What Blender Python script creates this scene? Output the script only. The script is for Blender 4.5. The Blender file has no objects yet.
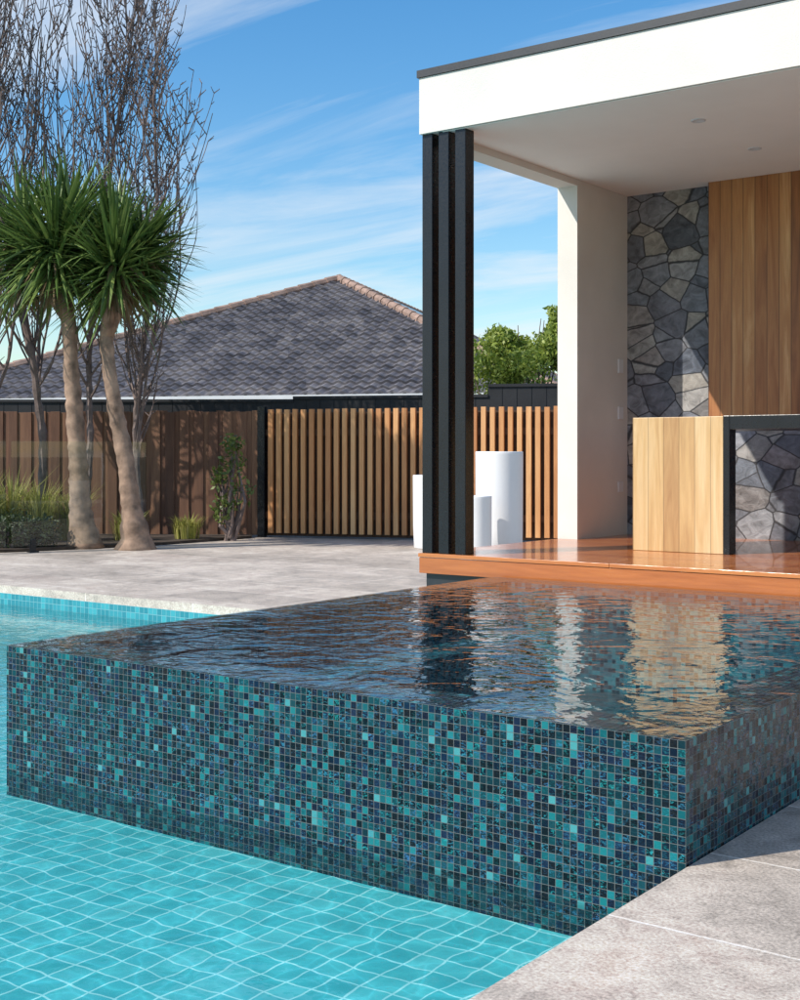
import bpy, math, random
from mathutils import Vector, Matrix, noise as mnoise
R = random.Random(7)
D = bpy.data
scene = bpy.context.scene
scene.view_settings.view_transform = 'Standard'
scene.view_settings.look = 'None'
scene.view_settings.exposure = 0
TH = math.radians(36.65)
CT, ST = math.cos(TH), math.sin(TH)
def S(a, b, z=0.0):
    """camera-frame position (a right, b depth), taken from image coordinates, to site axes"""
    return Vector((CT*a - ST*b, ST*a + CT*b, z))

# ------------------------------------------------------------------ mesh helpers
class MB:
    def __init__(s): s.v=[]; s.f=[]; s.m=[]
    def quad(s, pts, mi=0):
        n=len(s.v); s.v+= [tuple(p) for p in pts]; s.f.append(tuple(range(n,n+len(pts)))); s.m.append(mi)
    def box(s, x0,x1,y0,y1,z0,z1, M=None, mi=0):
        c=[Vector((x,y,z)) for z in (z0,z1) for y in (y0,y1) for x in (x0,x1)]
        if M is not None: c=[M@p for p in c]
        n=len(s.v); s.v+=[tuple(p) for p in c]
        for f in ((0,2,3,1),(4,5,7,6),(0,1,5,4),(2,6,7,3),(0,4,6,2),(1,3,7,5)):
            s.f.append(tuple(n+i for i in f)); s.m.append(mi)
    def tube(s, pts, rad, sides=6, cap=True, mi=0):
        n0=len(s.v); k=len(pts); up=Vector((0.13,0.27,0.95)).normalized()
        for i,p in enumerate(pts):
            d=(pts[min(i+1,k-1)]-pts[max(i-1,0)])
            if d.length<1e-7: d=Vector((0,0,1))
            d.normalize()
            a=d.cross(up)
            if a.length<0.15: a=d.cross(Vector((1,0,0)))
            a.normalize(); b=d.cross(a)
            for j in range(sides):
                t=2*math.pi*j/sides
                s.v.append(tuple(p+(a*math.cos(t)+b*math.sin(t))*rad[i]))
        for i in range(k-1):
            for j in range(sides):
                j2=(j+1)%sides
                s.f.append((n0+i*sides+j,n0+i*sides+j2,n0+(i+1)*sides+j2,n0+(i+1)*sides+j)); s.m.append(mi)
        if cap:
            s.f.append(tuple(n0+(k-1)*sides+j for j in range(sides))); s.m.append(mi)
            s.f.append(tuple(n0+j for j in reversed(range(sides)))); s.m.append(mi)
    def lathe(s, c, prof, sides=48, mi=0):
        n0=len(s.v)
        for r,z in prof:
            for j in range(sides):
                t=2*math.pi*j/sides
                s.v.append((c[0]+r*math.cos(t),c[1]+r*math.sin(t),c[2]+z))
        for i in range(len(prof)-1):
            for j in range(sides):
                j2=(j+1)%sides
                s.f.append((n0+i*sides+j,n0+i*sides+j2,n0+(i+1)*sides+j2,n0+(i+1)*sides+j)); s.m.append(mi)
    def obj(s, name, mats, parent=None, smooth=False, bevel=0):
        me=D.meshes.new(name); me.from_pydata(s.v,[],s.f)
        if not isinstance(mats,(list,tuple)): mats=[mats]
        for m in mats: me.materials.append(m)
        for p,mi in zip(me.polygons,s.m): p.material_index=mi; p.use_smooth=smooth
        me.update()
        o=D.objects.new(name,me); scene.collection.objects.link(o)
        if parent: o.parent=parent
        if bevel:
            b=o.modifiers.new('bevel','BEVEL'); b.width=bevel; b.segments=2; b.limit_method='ANGLE'
        return o
def empty(name):
    o=D.objects.new(name,None); scene.collection.objects.link(o); return o
def box(name,x0,x1,y0,y1,z0,z1,mat,parent=None,bevel=0.0):
    b=MB(); b.box(x0,x1,y0,y1,z0,z1); return b.obj(name,mat,parent,bevel=bevel)

# ------------------------------------------------------------------ material helpers
class NT:
    def __init__(s,name):
        s.mat=D.materials.new(name); s.mat.use_nodes=True; s.t=s.mat.node_tree; s.n=s.t.nodes; s.l=s.t.links
        s.b=s.n['Principled BSDF']; s.out=s.n['Material Output']
    def new(s,typ,**kw):
        x=s.n.new(typ)
        for k,v in kw.items():
            setattr(x,k,v)
        return x
    def set(s,inp,val):
        if hasattr(val,'is_output'): s.l.new(val,inp)
        else: inp.default_value=val
    def math(s,op,a,b=0.0,c=0.0):
        x=s.new('ShaderNodeMath',operation=op)
        s.set(x.inputs[0],a); s.set(x.inputs[1],b); s.set(x.inputs[2],c); return x.outputs[0]
    def vmath(s,op,a,b=(0,0,0)):
        x=s.new('ShaderNodeVectorMath',operation=op)
        s.set(x.inputs[0],a)
        if op=='SCALE': s.set(x.inputs['Scale'],b)
        else: s.set(x.inputs[1],b)
        return x.outputs[0]
    def coord(s,scale=(1,1,1),loc=(0,0,0),rot=(0,0,0)):
        tc=s.new('ShaderNodeTexCoord'); m=s.new('ShaderNodeMapping')
        s.l.new(tc.outputs['Object'],m.inputs[0]); m.inputs['Scale'].default_value=scale
        m.inputs['Location'].default_value=loc; m.inputs['Rotation'].default_value=rot
        return m.outputs[0]
    def noise(s,vec,scale,detail=4,rough=0.55,dist=0.0):
        x=s.new('ShaderNodeTexNoise'); s.l.new(vec,x.inputs['Vector'])
        x.inputs['Scale'].default_value=scale; x.inputs['Detail'].default_value=detail
        x.inputs['Roughness'].default_value=rough; x.inputs['Distortion'].default_value=dist
        return x
    def ramp(s,fac,stops,interp='LINEAR'):
        x=s.new('ShaderNodeValToRGB'); x.color_ramp.interpolation=interp
        s.set(x.inputs[0],fac); e=x.color_ramp.elements
        while len(e)<len(stops): e.new(0.5)
        for i,(p,c) in enumerate(stops):
            e[i].position=p
            e[i].color=(c,c,c,1) if isinstance(c,(int,float)) else (*c,1)
        return x.outputs[0]
    def mix(s,fac,a,b,mode='MIX'):
        x=s.new('ShaderNodeMix',data_type='RGBA',blend_type=mode)
        s.set(x.inputs[0],fac)
        for i,v in ((6,a),(7,b)):
            if isinstance(v,tuple) and len(v)==3: v=(*v,1)
            s.set(x.inputs[i],v)
        return x.outputs[2]
    def bump(s,h,strength=0.3,dist=0.01,normal=None):
        x=s.new('ShaderNodeBump'); s.set(x.inputs['Height'],h)
        x.inputs['Strength'].default_value=strength; x.inputs['Distance'].default_value=dist
        if normal is not None: s.l.new(normal,x.inputs['Normal'])
        return x.outputs[0]
    def fin(s,col=None,rough=None,normal=None,spec=None,metal=None,coat=None):
        for k,v in (('Base Color',col),('Roughness',rough),('Normal',normal),('Specular IOR Level',spec),('Metallic',metal),('Coat Weight',coat)):
            if v is None: continue
            if isinstance(v,tuple) and len(v)==3: v=(*v,1)
            s.set(s.b.inputs[k],v)
        return s.mat
    def schlick(s,f0,normal=None):
        """thin-sheet reflectance, the same from both sides of the sheet"""
        lw=s.new('ShaderNodeLayerWeight'); lw.inputs['Blend'].default_value=0.5
        if normal is not None: s.l.new(normal,lw.inputs['Normal'])
        return s.math('ADD',s.math('MULTIPLY',s.math('POWER',lw.outputs['Facing'],5.0),1-f0),f0)

def plain(name,col,rough=0.6,var=0.12,scale=6,bump=0.15,metal=0.0,bs=60,coat=0.0,spec=0.5):
    m=NT(name); v=m.coord()
    n=m.noise(v,scale,4); n2=m.noise(v,bs,3)
    lo=tuple(c*(1-var) for c in col); hi=tuple(min(1,c*(1+var)) for c in col)
    c=m.ramp(n.outputs[0],[(0.3,lo),(0.7,hi)])
    r=m.ramp(n2.outputs[0],[(0.3,max(0,rough-0.06)),(0.7,min(1,rough+0.06))])
    return m.fin(c,r,m.bump(n2.outputs[0],bump,0.004),spec,metal,coat)

def wood(name,stops,axis='z',rough=0.5,grain=1.0,coat=0.0,board=None,board_axis=0,groove=0.8):
    m=NT(name); tc=m.new('ShaderNodeTexCoord'); v0=tc.outputs['Object']
    if board:
        sep=m.new('ShaderNodeSeparateXYZ'); m.l.new(v0,sep.inputs[0])
        q=m.math('DIVIDE',sep.outputs[board_axis],board)
        fl=m.math('FLOOR',q); fr=m.math('FRACT',q)
        wn=m.new('ShaderNodeTexWhiteNoise',noise_dimensions='1D'); m.l.new(fl,wn.inputs['W']); rnd=wn.outputs[0]
        edge=m.math('GREATER_THAN',m.math('ABSOLUTE',m.math('SUBTRACT',fr,0.5)),0.475)
    else:
        g=m.new('ShaderNodeNewGeometry'); rnd=g.outputs['Random Per Island']; edge=None
    sc={'z':(9,9,0.7),'x':(0.7,9,9),'y':(9,0.7,9)}[axis]
    off=m.new('ShaderNodeCombineXYZ')
    for i in range(3): m.l.new(m.math('MULTIPLY',rnd,17.3+i*5),off.inputs[i])
    v=m.vmath('ADD',m.vmath('MULTIPLY',v0,sc),off.outputs[0])
    n1=m.noise(v,1.6,5,0.6,1.2); n2=m.noise(v,9,3,0.6,0.3)
    k=m.math('ADD',m.math('MULTIPLY',rnd,0.62),m.math('MULTIPLY',m.math('SUBTRACT',n1.outputs[0],0.5),1.1*grain))
    k=m.math('ADD',k,0.19)
    c=m.ramp(k,stops)
    c=m.mix(m.math('MULTIPLY',n2.outputs[0],0.3*grain),c,(0.05,0.025,0.012),'MULTIPLY')
    if edge is not None and groove:
        c=m.mix(m.math('MULTIPLY',edge,groove),c,(0.03,0.015,0.008))
    nb=m.bump(n2.outputs[0],0.25,0.003)
    return m.fin(c,rough,nb,None,None,coat)

def mosaic(name,pitch,corner,stops,grout,gw=0.455,rough=0.12,tilt=0.1,distort=0.0,spec=0.6,streak_sheen=0.35,hi=(0.25,0.55,0.55),metal=0.0,bmp=0.35,hi2=None):
    m=NT(name); tc=m.new('ShaderNodeTexCoord')
    v=m.vmath('SUBTRACT',tc.outputs['Object'],corner)
    if distort:
        n=m.noise(tc.outputs['Object'],4.6,2)
        d=m.vmath('SCALE',m.vmath('SUBTRACT',n.outputs['Color'],(0.5,0.5,0.5)),distort)
        v=m.vmath('ADD',v,d)
    v=m.vmath('SCALE',v,1.0/pitch)
    g=m.new('ShaderNodeNewGeometry'); an=m.vmath('ABSOLUTE',g.outputs['True Normal'])
    cell=m.vmath('FLOOR',m.vmath('ADD',v,m.vmath('SCALE',an,0.3)))
    s1=m.new('ShaderNodeSeparateXYZ'); m.l.new(v,s1.inputs[0])
    s2=m.new('ShaderNodeSeparateXYZ'); m.l.new(an,s2.inputs[0])
    mask=None
    for i in range(3):
        e=m.math('GREATER_THAN',m.math('ABSOLUTE',m.math('SUBTRACT',m.math('FRACT',s1.outputs[i]),0.5)),gw)
        e=m.math('MULTIPLY',e,m.math('LESS_THAN',s2.outputs[i],0.5))
        mask=e if mask is None else m.math('MAXIMUM',mask,e)
    wn=m.new('ShaderNodeTexWhiteNoise',noise_dimensions='3D'); m.l.new(cell,wn.inputs['Vector'])
    sh=m.vmath('ADD',m.vmath('MULTIPLY',v,(1,1,2.2)),m.vmath('SCALE',wn.outputs['Color'],31.0))
    n=m.noise(sh,1.3,3,0.6,1.5)
    c=m.ramp(wn.outputs['Value'],stops,'CONSTANT')
    if streak_sheen:  # iridescent streak highlights mixed into the tile colour
        sw=m.new('ShaderNodeSeparateColor'); m.l.new(wn.outputs['Color'],sw.inputs[0])
        k=m.ramp(n.outputs[0],[(0.50,0.0),(0.64,streak_sheen)])
        k=m.math('MULTIPLY',k,m.math('POWER',sw.outputs[1],1.3))
        hc=hi if hi2 is None else m.mix(sw.outputs[2],hi,hi2)
        c=m.mix(k,c,hc)
    c=m.mix(mask,c,grout)
    nn=m.vmath('ADD',g.outputs['Normal'],m.vmath('SCALE',m.vmath('SUBTRACT',wn.outputs['Color'],(0.5,0.5,0.5)),tilt))
    nn=m.vmath('NORMALIZE',nn)
    nb=m.bump(m.math('SUBTRACT',m.math('MULTIPLY',n.outputs[0],0.7),mask),bmp,0.002,nn)
    r=m.math('ADD',m.math('MULTIPLY',mask,0.6),rough)
    return m.fin(c,r,nb,spec,metal)

def water(name,tint,scale,strength,caustic_tint,dist=0.02,aniso=(1,1,1),fine=0.3):
    m=NT(name); m.n.remove(m.b)
    v=m.coord(scale=aniso)
    a=m.noise(v,scale,2,0.5,0.6); b=m.noise(v,scale*3.7,2,0.5,0.4)
    h=m.math('ADD',a.outputs[0],m.math('MULTIPLY',b.outputs[0],fine))
    nb=m.bump(h,strength,dist)
    F=m.schlick(0.02,nb)
    gl=m.new('ShaderNodeBsdfGlossy'); gl.inputs['Roughness'].default_value=0.02; m.l.new(nb,gl.inputs['Normal'])
    tr=m.new('ShaderNodeBsdfTransparent')
    if caustic_tint:  # caustic light web painted into the sheet's transparent colour
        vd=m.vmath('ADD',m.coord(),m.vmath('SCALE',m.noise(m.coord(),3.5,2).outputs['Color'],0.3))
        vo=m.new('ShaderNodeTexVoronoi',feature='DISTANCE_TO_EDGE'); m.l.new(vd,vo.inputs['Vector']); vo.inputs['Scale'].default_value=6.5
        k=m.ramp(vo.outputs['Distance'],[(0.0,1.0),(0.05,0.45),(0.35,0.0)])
        c=m.mix(k,tuple(t*(1-caustic_tint) for t in tint),(1.0,1.0,1.0)); m.l.new(c,tr.inputs[0])
    else: tr.inputs[0].default_value=(*tint,1)
    mx=m.new('ShaderNodeMixShader'); m.l.new(F,mx.inputs[0]); m.l.new(tr.outputs[0],mx.inputs[1]); m.l.new(gl.outputs[0],mx.inputs[2])
    m.l.new(mx.outputs[0],m.out.inputs[0]); return m.mat

def leafmat(name,stops,rough=0.5,trans=0.25):
    m=NT(name); g=m.new('ShaderNodeNewGeometry')
    n=m.noise(m.coord(),2.5,2)
    k=m.math('ADD',m.math('MULTIPLY',g.outputs['Random Per Island'],0.6),m.math('MULTIPLY',n.outputs[0],0.4))
    c=m.ramp(k,stops)
    m.fin(c,rough)
    t=m.new('ShaderNodeBsdfTranslucent'); m.l.new(c,t.inputs[0])
    mx=m.new('ShaderNodeMixShader'); mx.inputs[0].default_value=trans
    m.l.new(m.b.outputs[0],mx.inputs[1]); m.l.new(t.outputs[0],mx.inputs[2]); m.l.new(mx.outputs[0],m.out.inputs[0])
    return m.mat

# ------------------------------------------------------------------ materials
render_white=plain('white_render',(0.70,0.66,0.605),0.85,0.05,2.2,0.45,bs=140)
ceil_white=plain('ceiling_paint',(0.88,0.84,0.80),0.8,0.02,3,0.1)
black_metal=plain('black_powdercoat',(0.008,0.009,0.012),0.3,0.2,5,0.0,spec=0.4)
dark_cap=plain('dark_capping',(0.02,0.022,0.026),0.45,0.2,5,0.05)
black_fence=plain('black_fence_paint',(0.018,0.018,0.02),0.6,0.3,3,0.2)
white_gloss=plain('white_planter_glaze',(0.80,0.80,0.81),0.35,0.02,3,0.08)
soil=plain('garden_soil',(0.06,0.042,0.03),0.95,0.4,9,0.9,bs=30)
brickwall=plain('house_wall',(0.10,0.08,0.07),0.8,0.2,5,0.2)
gutter_w=plain('gutter_white',(0.65,0.66,0.68),0.4,0.05,3,0.05)
terracotta=plain('ridge_cap',(0.30,0.20,0.155),0.8,0.35,5,0.4)
solar=plain('solar_glass',(0.02,0.03,0.06),0.15,0.2,5,0.0)
plastic=plain('switch_plastic',(0.75,0.75,0.75),0.4,0.02,5,0.0)
barkm=plain('bare_bark',(0.17,0.125,0.11),0.85,0.4,8,0.5)
yuccabark=plain('yucca_bark',(0.27,0.18,0.125),0.9,0.5,7,1.0,bs=22)

def paving():
    m=NT('stone_paving'); v=m.coord(loc=(0.35,-2.78,0))
    def brick(c1,c2,mo):
        b=m.new('ShaderNodeTexBrick'); m.l.new(v,b.inputs[0]); b.offset=0.5; b.squash=1
        b.inputs['Scale'].default_value=1; b.inputs['Brick Width'].default_value=1.2; b.inputs['Row Height'].default_value=0.6
        b.inputs['Mortar Size'].default_value=0.005; b.inputs['Mortar Smooth'].default_value=0.1
        b.inputs['Color1'].default_value=(*c1,1); b.inputs['Color2'].default_value=(*c2,1); b.inputs['Mortar'].default_value=(*mo,1); return b
    b=brick((0.40,0.34,0.285),(0.56,0.48,0.405),(0.74,0.67,0.59))
    c0=m.coord()
    n=m.noise(c0,1.3,5,0.62,0.6); n2=m.noise(c0,9,5,0.68,0.9); n3=m.noise(c0,110,3,0.6)
    c=m.mix(0.85,b.outputs[0],m.ramp(n.outputs[0],[(0.25,0.30),(0.5,0.50),(0.75,0.72)]),'OVERLAY')
    c=m.mix(0.75,c,m.ramp(n2.outputs[0],[(0.3,0.31),(0.5,0.52),(0.7,0.64)]),'OVERLAY')
    c=m.mix(0.8,c,m.ramp(n3.outputs[0],[(0.3,0.25),(0.65,0.66)]),'OVERLAY')
    h=m.math('ADD',m.math('MULTIPLY',n3.outputs[0],0.5),m.math('MULTIPLY',n2.outputs[0],0.7))
    h=m.math('SUBTRACT',h,m.math('MULTIPLY',b.outputs['Fac'],0.8))
    return m.fin(c,m.ramp(n2.outputs[0],[(0.3,0.5),(0.7,0.8)]),m.bump(h,0.55,0.004))
pave=paving()

def stone():
    m=NT('crazy_stone'); v=m.coord(scale=(1,0.02,1.25),rot=(0,0.4,0))
    d=m.noise(v,9,3); vv=m.vmath('ADD',v,m.vmath('SCALE',d.outputs['Color'],0.02))
    vo=m.new('ShaderNodeTexVoronoi',feature='F1'); m.l.new(vv,vo.inputs[0]); vo.inputs['Scale'].default_value=4.6
    ve=m.new('ShaderNodeTexVoronoi',feature='DISTANCE_TO_EDGE'); m.l.new(vv,ve.inputs[0]); ve.inputs['Scale'].default_value=4.6
    sp=m.new('ShaderNodeSeparateColor'); m.l.new(vo.outputs['Color'],sp.inputs[0])
    c=m.ramp(sp.outputs[0],[(0.0,(0.11,0.12,0.145)),(0.3,(0.18,0.19,0.22)),(0.55,(0.26,0.265,0.285)),(0.8,(0.35,0.32,0.28)),(1.0,(0.15,0.17,0.21))])
    n=m.noise(v,11,5,0.65,0.8); c=m.mix(0.85,c,m.ramp(n.outputs[0],[(0.3,0.22),(0.7,0.76)]),'OVERLAY')
    j=m.ramp(ve.outputs['Distance'],[(0.012,1.0),(0.035,0.0)])
    c=m.mix(j,c,(0.045,0.045,0.05))
    wn=m.vmath('SUBTRACT',vo.outputs['Color'],(0.5,0.5,0.5))
    g=m.new('ShaderNodeNewGeometry')
    nn=m.vmath('NORMALIZE',m.vmath('ADD',g.outputs['Normal'],m.vmath('SCALE',wn,0.55)))
    return m.fin(c,0.75,m.bump(n.outputs[0],0.8,0.012,nn))
stonem=stone()

deckwood=wood('merbau_deck',[(0.0,(0.38,0.10,0.025)),(0.5,(0.56,0.17,0.044)),(1.0,(0.68,0.26,0.075))],'x',0.22,0.9,coat=0.5)
claddingwood=wood('cedar_cladding',[(0.0,(0.20,0.065,0.02)),(0.35,(0.40,0.15,0.045)),(0.7,(0.54,0.24,0.08)),(1.0,(0.74,0.42,0.18))],'z',0.5,1.1,board=0.092,board_axis=0,groove=0.85)
benchwood=wood('oak_bench',[(0.0,(0.40,0.21,0.085)),(0.5,(0.64,0.41,0.18)),(1.0,(0.84,0.64,0.37))],'z',0.4,0.9,board=0.11,board_axis=0,groove=0.4)
battenwood=wood('batten_timber',[(0.0,(0.46,0.18,0.065)),(0.5,(0.68,0.32,0.12)),(1.0,(0.86,0.50,0.23))],'z',0.6,0.9)
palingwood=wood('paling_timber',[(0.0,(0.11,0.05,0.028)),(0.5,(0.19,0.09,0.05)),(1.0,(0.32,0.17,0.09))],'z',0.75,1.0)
backwood=wood('gap_shade_backing',[(0.0,(0.06,0.03,0.017)),(1.0,(0.12,0.065,0.035))],'z',0.8,1.0)  # dark tone carries the shade of the gaps between battens

SX0,SX1,SY0,SY1,SZ=-4.355,-1.453,3.225,6.85,0.335
mos=mosaic('glass_mosaic',0.0233,(SX1,SY0,SZ),
   [(0.0,(0.002,0.003,0.006)),(0.30,(0.002,0.005,0.018)),(0.50,(0.004,0.014,0.040)),(0.62,(0.003,0.024,0.034)),(0.74,(0.004,0.050,0.062)),(0.86,(0.006,0.10,0.115)),(0.94,(0.010,0.17,0.18)),(0.985,(0.06,0.28,0.29))],
   (0.14,0.15,0.145),gw=0.464,rough=0.1,tilt=0.2,spec=0.3,streak_sheen=0.95,hi=(0.02,0.30,0.29),hi2=(0.03,0.14,0.30),bmp=0.7)
mos_in=mosaic('glass_mosaic_inside',0.0233,(SX1,SY0,SZ),
   [(0.0,(0.004,0.03,0.05)),(0.25,(0.008,0.065,0.095)),(0.45,(0.012,0.12,0.16)),(0.75,(0.02,0.18,0.22))],(0.07,0.13,0.15),gw=0.46,streak_sheen=0.0,spec=0.2,distort=0.01)
pooltile=mosaic('pool_tile',0.087,(-1.45,6.78,-0.045),
   [(0.0,(0.060,0.53,0.585)),(0.3,(0.070,0.56,0.615)),(0.6,(0.085,0.60,0.65)),(0.88,(0.11,0.64,0.685))],(0.36,0.84,0.86),gw=0.464,rough=0.4,tilt=0.0,distort=0.075,streak_sheen=0.0,spec=0.1,bmp=0.0)
poolwall=mosaic('pool_wall_tile',0.049,(-1.45,6.78,-0.065),
   [(0.0,(0.02,0.22,0.27)),(0.4,(0.03,0.27,0.32)),(0.75,(0.04,0.33,0.38))],(0.16,0.36,0.39),gw=0.46,rough=0.2,tilt=0.05,streak_sheen=0.0)

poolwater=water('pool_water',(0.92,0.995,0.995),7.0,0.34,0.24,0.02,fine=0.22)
spawater=water('spa_water',(0.92,0.98,0.99),4.6,0.38,0.0,0.03,fine=0.28)

# ------------------------------------------------------------------ ground / paving / pool
PX0,PX1,PY0,PY1=-13.0,-1.45,-1.6,6.78
def sheet(name,x0,x1,y0,y1,z,mat,lip=0.0):
    b=MB(); xs=[x0,PX0,PX1,x1]; ys=[y0,PY0,PY1,y1]
    for i in range(3):
        for j in range(3):
            if i==1 and j==1: continue
            b.quad([(xs[i],ys[j],z),(xs[i+1],ys[j],z),(xs[i+1],ys[j+1],z),(xs[i],ys[j+1],z)])
    if lip:
        c=[(PX0,PY0),(PX1,PY0),(PX1,PY1),(PX0,PY1)]
        for i in range(4):
            a=c[i]; d=c[(i+1)%4]
            b.quad([(a[0],a[1],z),(d[0],d[1],z),(d[0],d[1],z-lip),(a[0],a[1],z-lip)])
    return b.obj(name,mat)
gm=plain('ground_grass',(0.07,0.085,0.035),0.95,0.4,0.8,0.6)
sheet('ground',-600,600,-600,600,-0.03,gm)
sheet('paving',-19,5,-6,15.5,0.0,pave,0.065)
b=MB(); zf=-0.26
b.quad([(PX0,PY0,zf),(PX1,PY0,zf),(PX1,PY1,zf),(PX0,PY1,zf)])
c=[(PX0,PY0),(PX1,PY0),(PX1,PY1),(PX0,PY1)]
for i in range(4):
    a=c[i]; d=c[(i+1)%4]
    b.quad([(a[0],a[1],-0.065),(d[0],d[1],-0.065),(d[0],d[1],zf),(a[0],a[1],zf)],1)
b.obj('swimming_pool',[pooltile,poolwall])
b=MB(); b.quad([(PX0,PY0,-0.16),(PX1,PY0,-0.16),(PX1,PY1,-0.16),(PX0,PY1,-0.16)])
b.obj('pool_water',poolwater)

# spa
spa=empty('raised_spa')
b=MB(); w=0.21
b.quad([(SX0,SY0,-.34),(SX1,SY0,-.34),(SX1,SY0,SZ),(SX0,SY0,SZ)])
b.quad([(SX1,SY0,-.34),(SX1,SY1,-.34),(SX1,SY1,SZ),(SX1,SY0,SZ)])
b.quad([(SX1,SY1,-.34),(SX0,SY1,-.34),(SX0,SY1,SZ),(SX1,SY1,SZ)])
b.quad([(SX0,SY1,-.34),(SX0,SY0,-.34),(SX0,SY0,SZ),(SX0,SY1,SZ)])
xs=[SX0,SX0+w,SX1-w,SX1]; ys=[SY0,SY0+w,SY1-w,SY1]
for i in range(3):
    for j in range(3):
        if i==1 and j==1: continue
        b.quad([(xs[i],ys[j],SZ),(xs[i+1],ys[j],SZ),(xs[i+1],ys[j+1],SZ),(xs[i],ys[j+1],SZ)])
b.obj('tiled_walls',mos,spa)
b=MB(); ix0,ix1,iy0,iy1=xs[1],xs[2],ys[1],ys[2]; sw=0.42; zs=0.08
c=[(ix0,iy0),(ix1,iy0),(ix1,iy1),(ix0,iy1)]; c2=[(ix0+sw,iy0+sw),(ix1-sw,iy0+sw),(ix1-sw,iy1-sw),(ix0+sw,iy1-sw)]
for i in range(4):
    a,d=c[i],c[(i+1)%4]; e,f=c2[i],c2[(i+1)%4]
    b.quad([(a[0],a[1],SZ),(d[0],d[1],SZ),(d[0],d[1],zs),(a[0],a[1],zs)])
    b.quad([(a[0],a[1],zs),(d[0],d[1],zs),(f[0],f[1],zs),(e[0],e[1],zs)])
    b.quad([(e[0],e[1],zs),(f[0],f[1],zs),(f[0],f[1],-.20),(e[0],e[1],-.20)])
b.quad([(p[0],p[1],-.20) for p in c2])
b.obj('seat_and_floor',mos_in,spa)
b=MB(); e=0.002
b.quad([(SX0-e,SY0-e,SZ+.004),(SX1+e,SY0-e,SZ+.004),(SX1+e,SY1,SZ+.004),(SX0-e,SY1,SZ+.004)])
b.obj('water_surface',spawater,spa)

# ------------------------------------------------------------------ pavilion
pav=empty('poolside_pavilion')
AX0,AX1,AY0,AY1=-4.97,0.8,6.89,9.75; DZ=0.455; CZ=3.19
box('base',AX0+.03,AX1-.03,AY0+.04,AY1-.02,-0.02,0.325,dark_cap,pav)
b=MB(); y=AY0
b.box(AX0,AX1,AY0-.0,AY0+.022,0.325,DZ-.027)
bw=0.09
while y<9.5:
    x=AX0-0.005
    x1=AX0+R.uniform(0.8,2.6)
    while x<AX1:
        b.box(x,min(x1,AX1),y-(0.006 if y==AY0 else 0),y+bw-.004,DZ-.024+R.uniform(-.0006,.0006),DZ)
        x=x1+.002; x1=x+R.uniform(1.5,2.8)
    y+=bw
b.obj('timber_deck',deckwood,pav,bevel=0.002)
box('roof_slab',AX0,AX1,AY0,AY1,CZ,3.555,render_white,pav)
box('ceiling_lining',AX0+.17,AX1-.17,AY0+.02,9.53,CZ-.006,CZ-.002,ceil_white,pav)
box('roof_capping',AX0-.012,AX1+.012,AY0-.012,AY1+.012,3.557,3.605,dark_cap,pav)
box('side_beam',AX0,AX0+.17,AY0+.17,8.7,3.135,CZ-.001,render_white,pav)
box('side_wall',AX0,AX0+.17,8.7,9.53,DZ-.02,CZ-.007,render_white,pav)
box('back_wall',AX0,AX1,9.53,9.74,0.3,CZ-.001,stonem,pav)
box('end_wall',AX1-.17,AX1,AY0+.1,9.53,DZ,CZ-.001,render_white,pav)
b=MB()
for i in range(3):
    x=AX0+0.006+i*0.130; b.box(x,x+.080,AY0+.025,AY0+.125,DZ,CZ-.001)
b.obj('slatted_post_screen',black_metal,pav,bevel=0.004)
b=MB(); b.box(-4.05,AX1-.17,9.40,9.529,1.39,CZ-.007); b.obj('timber_cladding',claddingwood,pav)
for i,(x,yy) in enumerate(((-3.35,7.62),(-3.35,8.55),(-1.9,7.62),(-1.9,8.55))):
    b=MB(); b.lathe((x,yy,CZ-.006),[(0.0,-.002),(0.03,-.002),(0.034,-.006),(0.045,-.006),(0.047,0.0)],24); b.obj('downlight',gutter_w,pav,smooth=True)
for z0,s in ((1.75,.11),(1.38,.10),(0.80,.08)):
    b=MB(); b.box(AX0+.1701,AX0+.182,9.36,9.44,z0,z0+s); b.obj('wall_switch',plastic,pav,bevel=.003)

bench=empty('outdoor_kitchen_bench')
BX0,BX1,BY0,BY1=-3.965,-3.325,7.95,8.65; BT=1.345
b=MB(); b.box(BX0,BX1,BY0,BY0+.09,DZ+.001,BT); b.box(BX0,BX0+.05,BY0+.0905,BY1,DZ+.001,BT); b.obj('timber_end_cabinet',benchwood,bench,bevel=.003)
b=MB(); b.box(BX1+.001,BX1+.045,BY0-.004,BY0+.10,DZ+.001,BT+.003); b.box(BX1+.0455,AX1-.4,BY0-.004,BY1,BT-.085,BT+.003); b.box(BX0+.051,BX1+.045,BY0+.101,BY1,BT-.085,BT+.003)
b.box(AX1-.45,AX1-.4,BY0-.004,BY1,DZ+.001,BT-.086)
b.obj('black_worktop',black_metal,bench,bevel=.003)

# ------------------------------------------------------------------ planters
def planter(X,Z,r,h):
    p=S(X,Z,0); b=MB()
    b.lathe((p.x,p.y,0.0),[(0.0,0.002),(r*.92,0.002),(r*.95,0.01),(r*.985,h*.3),(r,h-.03),(r*1.0,h-.008),(r*.985,h),(r*.90,h),(r*.885,h-.01),(r*.88,h-.10),(0,h-.10)],64)
    b.obj('white_planter',white_gloss,None,smooth=True)
planter(1.0,13.1,0.24,1.13); planter(0.42,15.3,0.27,0.86); planter(0.735,12.6,0.155,0.70)

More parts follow.
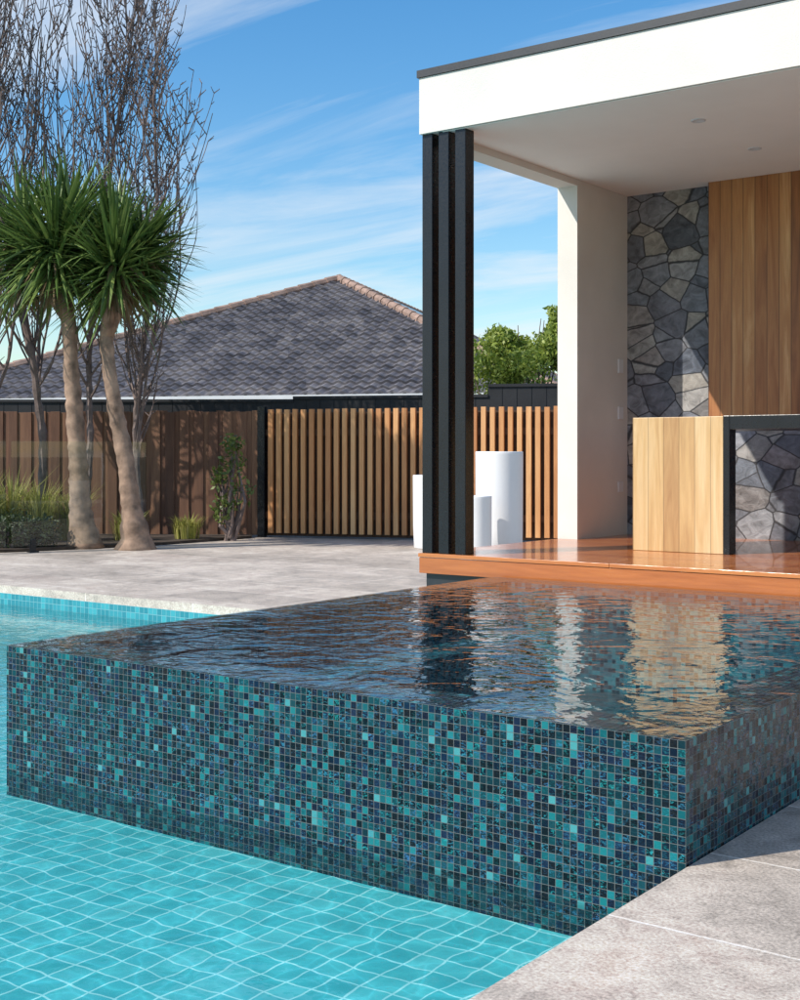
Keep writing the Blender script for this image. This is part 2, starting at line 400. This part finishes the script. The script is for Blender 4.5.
# ------------------------------------------------------------------ fences
def frame(p,q):
    d=(q-p); L=d.length; d.normalize(); n=Vector((-d.y,d.x,0))
    M=Matrix(((d.x,n.x,0,p.x),(d.y,n.y,0,p.y),(0,0,1,0),(0,0,0,1))); return M,L
f=empty('timber_batten_fence')
M,L=frame(S(-1.80,17.34),S(6.5,14.85))
b=MB(); x=0.06
while x<L:
    w_=R.uniform(0.060,0.067); b.box(x,x+w_,-.045+R.uniform(-.003,.003),0.01,0.06,1.70+R.uniform(-.006,.006),M); x+=0.116
b.obj('battens',battenwood,f,bevel=0.002)
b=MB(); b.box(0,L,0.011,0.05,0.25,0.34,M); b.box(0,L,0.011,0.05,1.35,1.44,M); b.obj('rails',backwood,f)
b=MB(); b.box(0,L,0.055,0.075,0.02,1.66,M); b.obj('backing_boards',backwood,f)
b=MB(); b.box(-.09,0.01,-.05,.05,0,1.74,M); b.obj('black_end_post',black_metal,f)
f=empty('timber_paling_fence')
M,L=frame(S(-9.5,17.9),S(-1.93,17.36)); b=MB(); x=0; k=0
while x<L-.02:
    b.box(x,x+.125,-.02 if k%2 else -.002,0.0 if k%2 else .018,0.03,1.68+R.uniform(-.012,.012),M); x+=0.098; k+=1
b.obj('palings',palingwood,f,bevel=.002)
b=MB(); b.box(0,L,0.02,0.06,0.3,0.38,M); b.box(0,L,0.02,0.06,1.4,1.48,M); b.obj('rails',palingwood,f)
f=empty('black_boundary_fence')
b=MB()
for p,q,h in ((S(-12,18.6),S(-1.5,18.3),1.84),(S(-1.5,18.3),S(1.2,17.7),1.88),(S(1.2,17.7),S(7,16.6),2.02)):
    M,L=frame(p,q); x=0
    while x<L:
        b.box(x,x+.19,-.01,.01,0,h,M); b.box(x+.19,x+.2,-.004,.004,0,h,M); x+=.2
    b.box(0,L,-.03,.03,h,h+.04,M)
b.obj('panels',black_fence,f)

# glass pool fence
gl=NT('fence_glass'); gl.n.remove(gl.b)
tr=gl.new('ShaderNodeBsdfTransparent'); tr.inputs[0].default_value=(0.95,0.98,0.97,1)
g2=gl.new('ShaderNodeBsdfGlossy'); g2.inputs['Roughness'].default_value=0.0
F=gl.schlick(0.03)
mx=gl.new('ShaderNodeMixShader'); gl.l.new(F,mx.inputs[0]); gl.l.new(tr.outputs[0],mx.inputs[1]); gl.l.new(g2.outputs[0],mx.inputs[2]); gl.l.new(mx.outputs[0],gl.out.inputs[0])
f=empty('glass_pool_fence')
pts=[(-7.6,13.2),(-5.75,13.75),(-4.35,14.45),(-3.0,15.5)]
bg=MB(); bs=MB()
for a,d in zip(pts[:-1],pts[1:]):
    M,L=frame(S(*a),S(*d)); bg.box(0.03,L-.03,-.005,.005,0.07,1.25,M)
    for x in (0.28,L-.28):
        bs.box(x-.03,x+.03,-.03,.03,0.0,0.15,M); bs.box(x-.055,x+.055,-.055,.055,0,0.012,M)
bg.obj('panels',gl.mat,f); bs.obj('spigots',black_metal,f,bevel=.004)

# garden bed
b=MB()
gp=[(-12,12.6),(-7.6,13.35),(-5.75,13.95),(-4.3,14.65),(-2.95,15.7),(-1.95,17.1),(-1.95,17.33),(-12,18.0)]
b.quad([S(x,z,0.035) for x,z in gp])
for i in range(5): b.quad([S(*gp[i],0.035),S(*gp[i+1],0.035),S(*gp[i+1],-.01),S(*gp[i],-.01)])
b.obj('garden_bed',soil)

# ------------------------------------------------------------------ house behind
house=empty('neighbour_house')
def tilemat():
    m=NT('roof_tiles'); uv=m.coord()
    vo=m.new('ShaderNodeTexVoronoi'); m.l.new(uv,vo.inputs[0]); vo.inputs['Scale'].default_value=3.2
    sp=m.new('ShaderNodeSeparateColor'); m.l.new(vo.outputs['Color'],sp.inputs[0])
    n=m.noise(uv,0.8,4); n2=m.noise(uv,12,3)
    k=m.math('ADD',m.math('MULTIPLY',sp.outputs[0],0.45),m.math('MULTIPLY',n.outputs[0],0.55))
    c=m.ramp(k,[(0.2,(0.06,0.058,0.068)),(0.5,(0.13,0.12,0.13)),(0.8,(0.23,0.21,0.21))])
    return m.fin(c,0.6,m.bump(n2.outputs[0],0.4,0.01))
tm=tilemat(); tb=MB()
EZ=2.36; L0=S(-11.7,30,EZ); R0=S(3.2,26,EZ)
dn=(R0-L0).normalized(); dp=Vector((-dn.y,dn.x,0))
ln=(R0-L0).length
A1=L0+dn*(ln*0.54)+dp*(ln*0.5); A1.z=5.85
A2=A1+dp*11; R1=R0+dp*(11+ln); L1=L0+dp*(11+ln)
def roof_face(P0,P1,T1,T0):
    e=(P1-P0).normalized(); nrm=e.cross((T0-P0)).normalized()
    if nrm.z<0: nrm=-nrm
    mid=((T0+T1)/2-(P0+P1)/2); sl=(mid-e*mid.dot(e)).length; rows=int(sl/0.31)
    for i in range(rows):
        rr=[]
        for v,off in ((i/rows,0.055),((i+1)/rows,0.0)):
            a=P0.lerp(T0,v); c_=P1.lerp(T1,v); u0=(a-P0).dot(e); u1=(c_-P0).dot(e)
            base=a-e*u0
            rr.append((base,u0,u1,off))
        lo=min(rr[0][1],rr[1][1]); hi=max(rr[0][2],rr[1][2]); u=lo; prev=None
        while u<hi+.038:
            cur=[]
            for base,u0,u1,off in rr:
                uu=min(max(u,u0),u1); ph=(uu/0.27)*2*math.pi
                cur.append(base+e*uu+nrm*(off+0.028*math.sin(ph)))
            low=cur[0]-nrm*0.055
            if prev:
                tb.quad([prev[0],cur[0],cur[1],prev[1]]); tb.quad([prev[2],low,cur[0],prev[0]])
            prev=(cur[0],cur[1],low); u+=0.045
roof_face(L0,R0,A1,A1); roof_face(R0,R1,A2,A1)
tb.quad([L0,A1,A2,L1]); tb.quad([L1,A2,R1])
tb.obj('tiled_roof',tm,house)
b=MB()
for p,q in ((L0,A1),(R0,A1),(A1,A2),(A2,R1)):
    d=q-p; n=int(d.length/0.4)
    for i in range(n):
        a=p+d*(i/n); c_=p+d*((i+1.08)/n); up=Vector((0,0,.03))
        b.tube([a+up,c_+up],[0.13,0.105],8)
b.obj('ridge_caps',terracotta,house)
b=MB(); M,L=frame(L0,R0); b.box(-.1,L+.1,-.12,0.0,EZ-.16,EZ-.0,M); M2,L2=frame(R0,R1); b.box(0.1,L2,-.12,0.0,EZ-.16,EZ,M2); b.obj('gutter',gutter_w,house)
b=MB(); b.box(.5,L-.5,.5,L2-.5,-.03,EZ-.1,M); b.obj('walls',brickwall,house)
e=(R1-R0).normalized(); up=(A1-R0); up=up-e*up.dot(e); nrm=e.cross(up).normalized()
if nrm.z<0: nrm=-nrm
b=MB()
for i in range(4):
    o=R0+e*(6.6+i*1.05)+up*0.62+nrm*.12; u2=up.normalized()
    c4=[o,o+e*1.0,o+e*1.0+u2*1.6,o+u2*1.6]; b.quad(c4); b.quad([p-nrm*.04 for p in c4])
    for k in range(4): b.quad([c4[k],c4[(k+1)%4],c4[(k+1)%4]-nrm*.04,c4[k]-nrm*.04])
b.obj('solar_panels',solar,house)

# ------------------------------------------------------------------ vegetation
def rv(s=1.0): return Vector((R.gauss(0,s),R.gauss(0,s),R.gauss(0,s)))
def bare_tree(name,X,Z,H,r0,nb,start=0.22,seed=1,wide=1.0):
    global R
    R=random.Random(seed); b=MB(); base=S(X,Z,0.0)
    def grow(p,d,L,r,lev,upk):
        n=max(4,int(L/0.14)); pts=[p.copy()]; rad=[r]; d=d.normalized()
        for i in range(n):
            d=(d+Vector((0,0,upk))+rv(0.05)).normalized()
            p=p+d*(L/n); pts.append(p.copy()); t=(i+1)/n
            rad.append(max(0.0052,r*(1-0.8*t)*(1+0.3*(i%2))))
        b.tube(pts,rad,7 if lev==0 else (5 if lev==1 else 4),True)
        return pts,rad
    pts,rad=grow(base,Vector((0,0,1)),H,r0,0,0.12)
    for i in range(nb):
        t=start+(0.93-start)*(i+R.random())/nb; k=int(t*(len(pts)-1))
        a=R.uniform(0,2*math.pi); out=Vector((math.cos(a),math.sin(a),R.uniform(0.8,1.5)/wide))
        L=H*R.uniform(0.32,0.54)*(1.15-t*0.70)
        p1,r1=grow(pts[k],out,L,max(.011,rad[k]*R.uniform(.35,.5)),1,0.17)
        for j in range(R.randint(6,11)):
            kk=R.randint(1,len(p1)-2); a2=R.uniform(0,2*math.pi)
            o2=Vector((math.cos(a2),math.sin(a2),R.uniform(0.8,1.6)))
            p2,r2=grow(p1[kk],o2,L*R.uniform(.18,.55),max(.007,r1[kk]*.6),2,0.2)
            for q in range(R.randint(3,6)):
                k3=R.randint(1,len(p2)-1); a3=R.uniform(0,6.28)
                grow(p2[k3],Vector((math.cos(a3),math.sin(a3),R.uniform(.3,1.2))),R.uniform(.05,.14),.008,3,0.05)
    b.obj(name,barkm)
bare_tree('bare_tree',-4.75,17.0,8.3,.055,38,0.20,3)
bare_tree('bare_tree',-4.05,16.9,7.6,.045,32,0.24,11)
bare_tree('bare_tree',-3.28,16.6,6.5,.045,30,0.14,5,.85)
bare_tree('bare_tree',-5.4,16.6,8.2,.05,32,0.2,21)

yl=leafmat('yucca_leaf',[(0.15,(0.035,0.065,0.018)),(0.45,(0.085,0.15,0.035)),(0.75,(0.20,0.28,0.075)),(1.0,(0.42,0.45,0.18))],0.33,0.2)
dryl=leafmat('dry_leaf',[(0.2,(0.12,0.08,0.04)),(0.9,(0.3,0.21,0.11))],0.8,0.1)
def head(b,c,L,n,dry=110):
    for i in range(n+dry):
        dead=i>=n
        u=R.uniform(-0.75,1.0) if not dead else R.uniform(-1.0,-0.55); a=R.uniform(0,2*math.pi); s=math.sqrt(max(0,1-u*u))
        d=Vector((s*math.cos(a),s*math.sin(a),u)); l=L*R.uniform(0.72,1.08)*(0.6 if dead else 1)
        p=c+Vector((0,0,R.uniform(-.28,.12)))+d*0.05
        side=d.cross(Vector((0,0,1)))
        if side.length<.1: side=Vector((1,0,0))
        side.normalize(); side=(side+rv(.25)).normalized(); w=R.uniform(.019,.031)
        dr=R.uniform(0.0,0.12)*(1+max(0,-u)) if R.random()<.85 else R.uniform(.2,.42)
        prof=(0.7,1.0,0.85,0.55,0.04); ns=len(prof); L_=[];Rr=[];C=[]; q=p.copy(); dd=d.copy()
        for k in range(ns):
            L_.append(q-side*w*prof[k]); Rr.append(q+side*w*prof[k]); C.append(q-dd.cross(side).normalized()*w*.35*prof[k])
            dd=(dd+Vector((0,0,-dr*(k+1)/ns*.9))).normalized(); q=q+dd*(l/(ns-1))
        n0=len(b.v)
        for k in range(ns): b.v+= [tuple(L_[k]),tuple(C[k]),tuple(Rr[k])]
        for k in range(ns-1):
            for h in (0,1):
                o=n0+k*3+h; b.f.append((o,o+1,o+4,o+3)); b.m.append(1 if dead else 0)
def yucca(X,Z,tr_pts,heads,seed):
    global R
    R=random.Random(seed); y=empty('yucca_tree'); b=MB()
    pts=[];rad=[]
    for i in range(len(tr_pts)-1):
        (x0,z0,r0),(x1,z1,r1)=tr_pts[i],tr_pts[i+1]; n=max(2,int((z1-z0)/.05))
        for k in range(n):
            t=k/n; zz=z0+(z1-z0)*t
            pts.append(S(x0+(x1-x0)*t+.02*mnoise.noise(Vector((zz*1.6,seed,0))),Z+.05*mnoise.noise(Vector((zz*1.3,seed,7))),zz)); rad.append((r0+(r1-r0)*t)*(1+R.uniform(-.09,.10)))
    b.tube(pts,rad,14)
    top=pts[-1]; lb=MB()
    for hx,hz,dz,L,n in heads:
        c=S(hx,Z+dz,hz); m_=(top+c)/2+Vector((0,0,-.1))
        b.tube([top-Vector((0,0,.12)),m_,c],[.075,.06,.045],9); head(lb,c,L,n)
    b.obj('trunk',yuccabark,y,smooth=True); lb.obj('leaves',[yl,dryl],y)
yucca(-3.7,15.3,[(-3.71,-.02,.27),(-3.72,.12,.19),(-3.76,.45,.13),(-3.80,1.2,.105),(-3.87,2.1,.09),(-3.90,2.85,.08)],
   [(-4.02,3.52,-.15,1.12,400),(-4.50,3.60,.25,1.0,280),(-3.95,3.85,.3,.95,260)],31)
yucca(-3.1,15.1,[(-3.07,-.02,.26),(-3.07,.1,.18),(-3.12,.5,.11),(-3.24,1.3,.095),(-3.36,2.0,.085),(-3.43,2.6,.075)],
   [(-3.28,3.32,-.1,1.0,400),(-3.05,3.5,.2,.78,240),(-3.4,3.65,.35,.88,240)],33)

def leafcloud(b,c,rad,n,size,gap=0.45,fs=1.4):
    k=0; tries=0
    while k<n and tries<n*6:
        tries+=1
        d=rv(1).normalized(); rr=R.random()**0.4
        o=Vector((d.x*rad[0],d.y*rad[1],d.z*rad[2]))*rr
        if mnoise.noise((c+o)*fs)+0.5<gap*(0.5+rr*0.7): continue
        p=c+o+rv(.02); a=rv(1).normalized(); e=a.cross(rv(1)).normalized(); s=size*R.uniform(.6,1.3)
        b.quad([p-a*s,p+e*s*.45,p+a*s,p-e*s*.45]); k+=1
bushl=leafmat('shrub_leaf',[(0.15,(0.12,0.18,0.025)),(0.5,(0.30,0.38,0.06)),(0.9,(0.50,0.55,0.15))],0.5,0.4)
darkl=leafmat('dark_shrub_leaf',[(0.15,(0.02,0.035,0.012)),(0.6,(0.05,0.07,0.02)),(1.0,(0.10,0.12,0.04))],0.5,0.2)
climbl=leafmat('climber_leaf',[(0.15,(0.06,0.10,0.02)),(0.6,(0.16,0.21,0.045)),(1.0,(0.28,0.32,0.09))],0.5,0.25)
def shrub(name,X,Z,z,parts,n,size,mat,stems=10,gap=.45):
    s=empty(name); b=MB(); t=MB(); base=S(X,Z,0)
    for dx,dz,h,r in parts:
        c=S(X+dx,Z+dz,h); leafcloud(b,c,(r,r,r*.9),n,size,gap)
        for k in range(stems):
            e=c+rv(.3)*r; m_=base.lerp(e,.5)+rv(.06); t.tube([base+rv(.03),m_,e],[.03,.02,.006],5)
    t.obj('stems',barkm,s); b.obj('foliage',mat,s)
R=random.Random(5)
shrub('garden_tree',1.9,20.5,0,[(-.45,0,2.45,.6),(.2,.2,2.75,.65),(.75,0,2.7,.6),(.1,-.3,2.2,.6),(1.3,.1,2.5,.6),(-.15,.2,3.0,.4),(.55,.1,3.12,.38),(1.0,.1,3.05,.4)],2300,.045,bushl,5,.5)
shrub('climbing_shrub',-2.15,16.6,0,[(0,0,.95,.22),(.05,0,.62,.25),(-.1,0,.4,.2),(.02,0,1.25,.14),(-.15,.05,.8,.15)],110,.042,climbl,3,.3)
shrub('low_shrub',-4.45,14.9,0,[(0,0,.22,.26),(.3,.2,.2,.22),(-.4,.1,.25,.25)],900,.03,darkl,4,.3)
grassl=leafmat('tuft_grass',[(0.1,(0.16,0.18,0.035)),(0.5,(0.38,0.37,0.08)),(0.9,(0.58,0.52,0.20))],0.6,0.35)
b=MB()
for tX,tZ,h in [(-5.1,15.6,.95),(-4.75,15.9,.95),(-5.4,15.2,.8),(-4.4,15.9,.85),(-5.6,15.9,1.0),(-4.9,14.9,.6),(-5.3,14.6,.55),(-4.1,16.2,.7),(-6.0,15.4,.9),(-3.4,16.2,.4),(-2.7,16.5,.35)]:
    for i in range(280):
        a=R.uniform(0,6.28); p=S(tX,tZ,.03)+Vector((math.cos(a),math.sin(a),0))*R.uniform(0,.16)
        out=Vector((math.cos(a),math.sin(a),0)); l=h*R.uniform(.6,1.15); sp_=R.uniform(.1,.6); s=Vector((-out.y,out.x,0))*.006
        q1=p+out*sp_*l*.3+Vector((0,0,l*.6)); q2=p+out*sp_*l+Vector((0,0,l*R.uniform(.6,.95)))
        b.quad([p-s,p+s,q1+s,q1-s]); b.quad([q1-s,q1+s,q2])
b.obj('ornamental_grass',grassl)

# ------------------------------------------------------------------ sky, sun, camera
SUNX,SUNY,EL=-0.5,-0.866,math.radians(40)
w=D.worlds.new('World'); scene.world=w; w.use_nodes=True; t=w.node_tree; N=t.nodes; Lk=t.links
bgn=N['Background']; sky=N.new('ShaderNodeTexSky'); sky.sky_type='NISHITA'; sky.sun_disc=False
sky.sun_elevation=EL; sky.sun_rotation=math.radians(210); sky.air_density=1.2; sky.dust_density=0.2; sky.ozone_density=3.0
tc=N.new('ShaderNodeTexCoord'); sp=N.new('ShaderNodeSeparateXYZ'); Lk.new(tc.outputs['Generated'],sp.inputs[0])
def wm(op,a,b_=0.0):
    x=N.new('ShaderNodeMath'); x.operation=op
    for i,v in enumerate((a,b_)):
        if hasattr(v,'is_output'): Lk.new(v,x.inputs[i])
        else: x.inputs[i].default_value=v
    return x.outputs[0]
dz=wm('ADD',wm('MAXIMUM',sp.outputs[2],0.0),0.10)
cb=N.new('ShaderNodeCombineXYZ'); Lk.new(wm('DIVIDE',sp.outputs[0],dz),cb.inputs[0]); Lk.new(wm('DIVIDE',sp.outputs[1],dz),cb.inputs[1])
mp=N.new('ShaderNodeMapping'); Lk.new(cb.outputs[0],mp.inputs[0]); mp.inputs['Rotation'].default_value=(0,0,math.radians(-25)); mp.inputs['Scale'].default_value=(0.38,1.0,1); mp.inputs['Location'].default_value=(1.3,0.4,0)
nz=N.new('ShaderNodeTexNoise'); Lk.new(mp.outputs[0],nz.inputs[0]); nz.inputs['Scale'].default_value=1.5; nz.inputs['Detail'].default_value=8; nz.inputs['Roughness'].default_value=.6; nz.inputs['Distortion'].default_value=.8
rp=N.new('ShaderNodeValToRGB'); Lk.new(nz.outputs[0],rp.inputs[0]); rp.color_ramp.elements[0].position=.44; rp.color_ramp.elements[0].color=(0,0,0,1); rp.color_ramp.elements[1].position=.74; rp.color_ramp.elements[1].color=(.92,.92,.92,1)
hs=N.new('ShaderNodeHueSaturation'); Lk.new(sky.outputs[0],hs.inputs['Color']); hs.inputs['Saturation'].default_value=1.35; hs.inputs['Value'].default_value=1.12
mxc=N.new('ShaderNodeMix'); mxc.data_type='RGBA'; Lk.new(rp.outputs[0],mxc.inputs[0]); Lk.new(hs.outputs[0],mxc.inputs[6]); mxc.inputs[7].default_value=(5.9,6.2,6.5,1)
Lk.new(mxc.outputs[2],bgn.inputs[0]); bgn.inputs[1].default_value=0.15

sl=D.lights.new('sun','SUN'); sl.energy=5.0; sl.angle=math.radians(.5); sl.color=(1,.94,.85)
so=D.objects.new('sun',sl); scene.collection.objects.link(so)
sd=Vector((SUNX*math.cos(EL),SUNY*math.cos(EL),math.sin(EL)))
so.rotation_euler=sd.to_track_quat('Z','Y').to_euler(); so.location=(-6,-8,12)

cam=D.cameras.new('camera'); co=D.objects.new('camera',cam); scene.collection.objects.link(co)
co.location=(0,0,1.095); co.rotation_euler=(math.radians(90),0,TH)
cam.sensor_width=36; cam.lens=46.8; cam.shift_y=-0.045; cam.clip_end=2000; cam.clip_start=.05
scene.camera=co
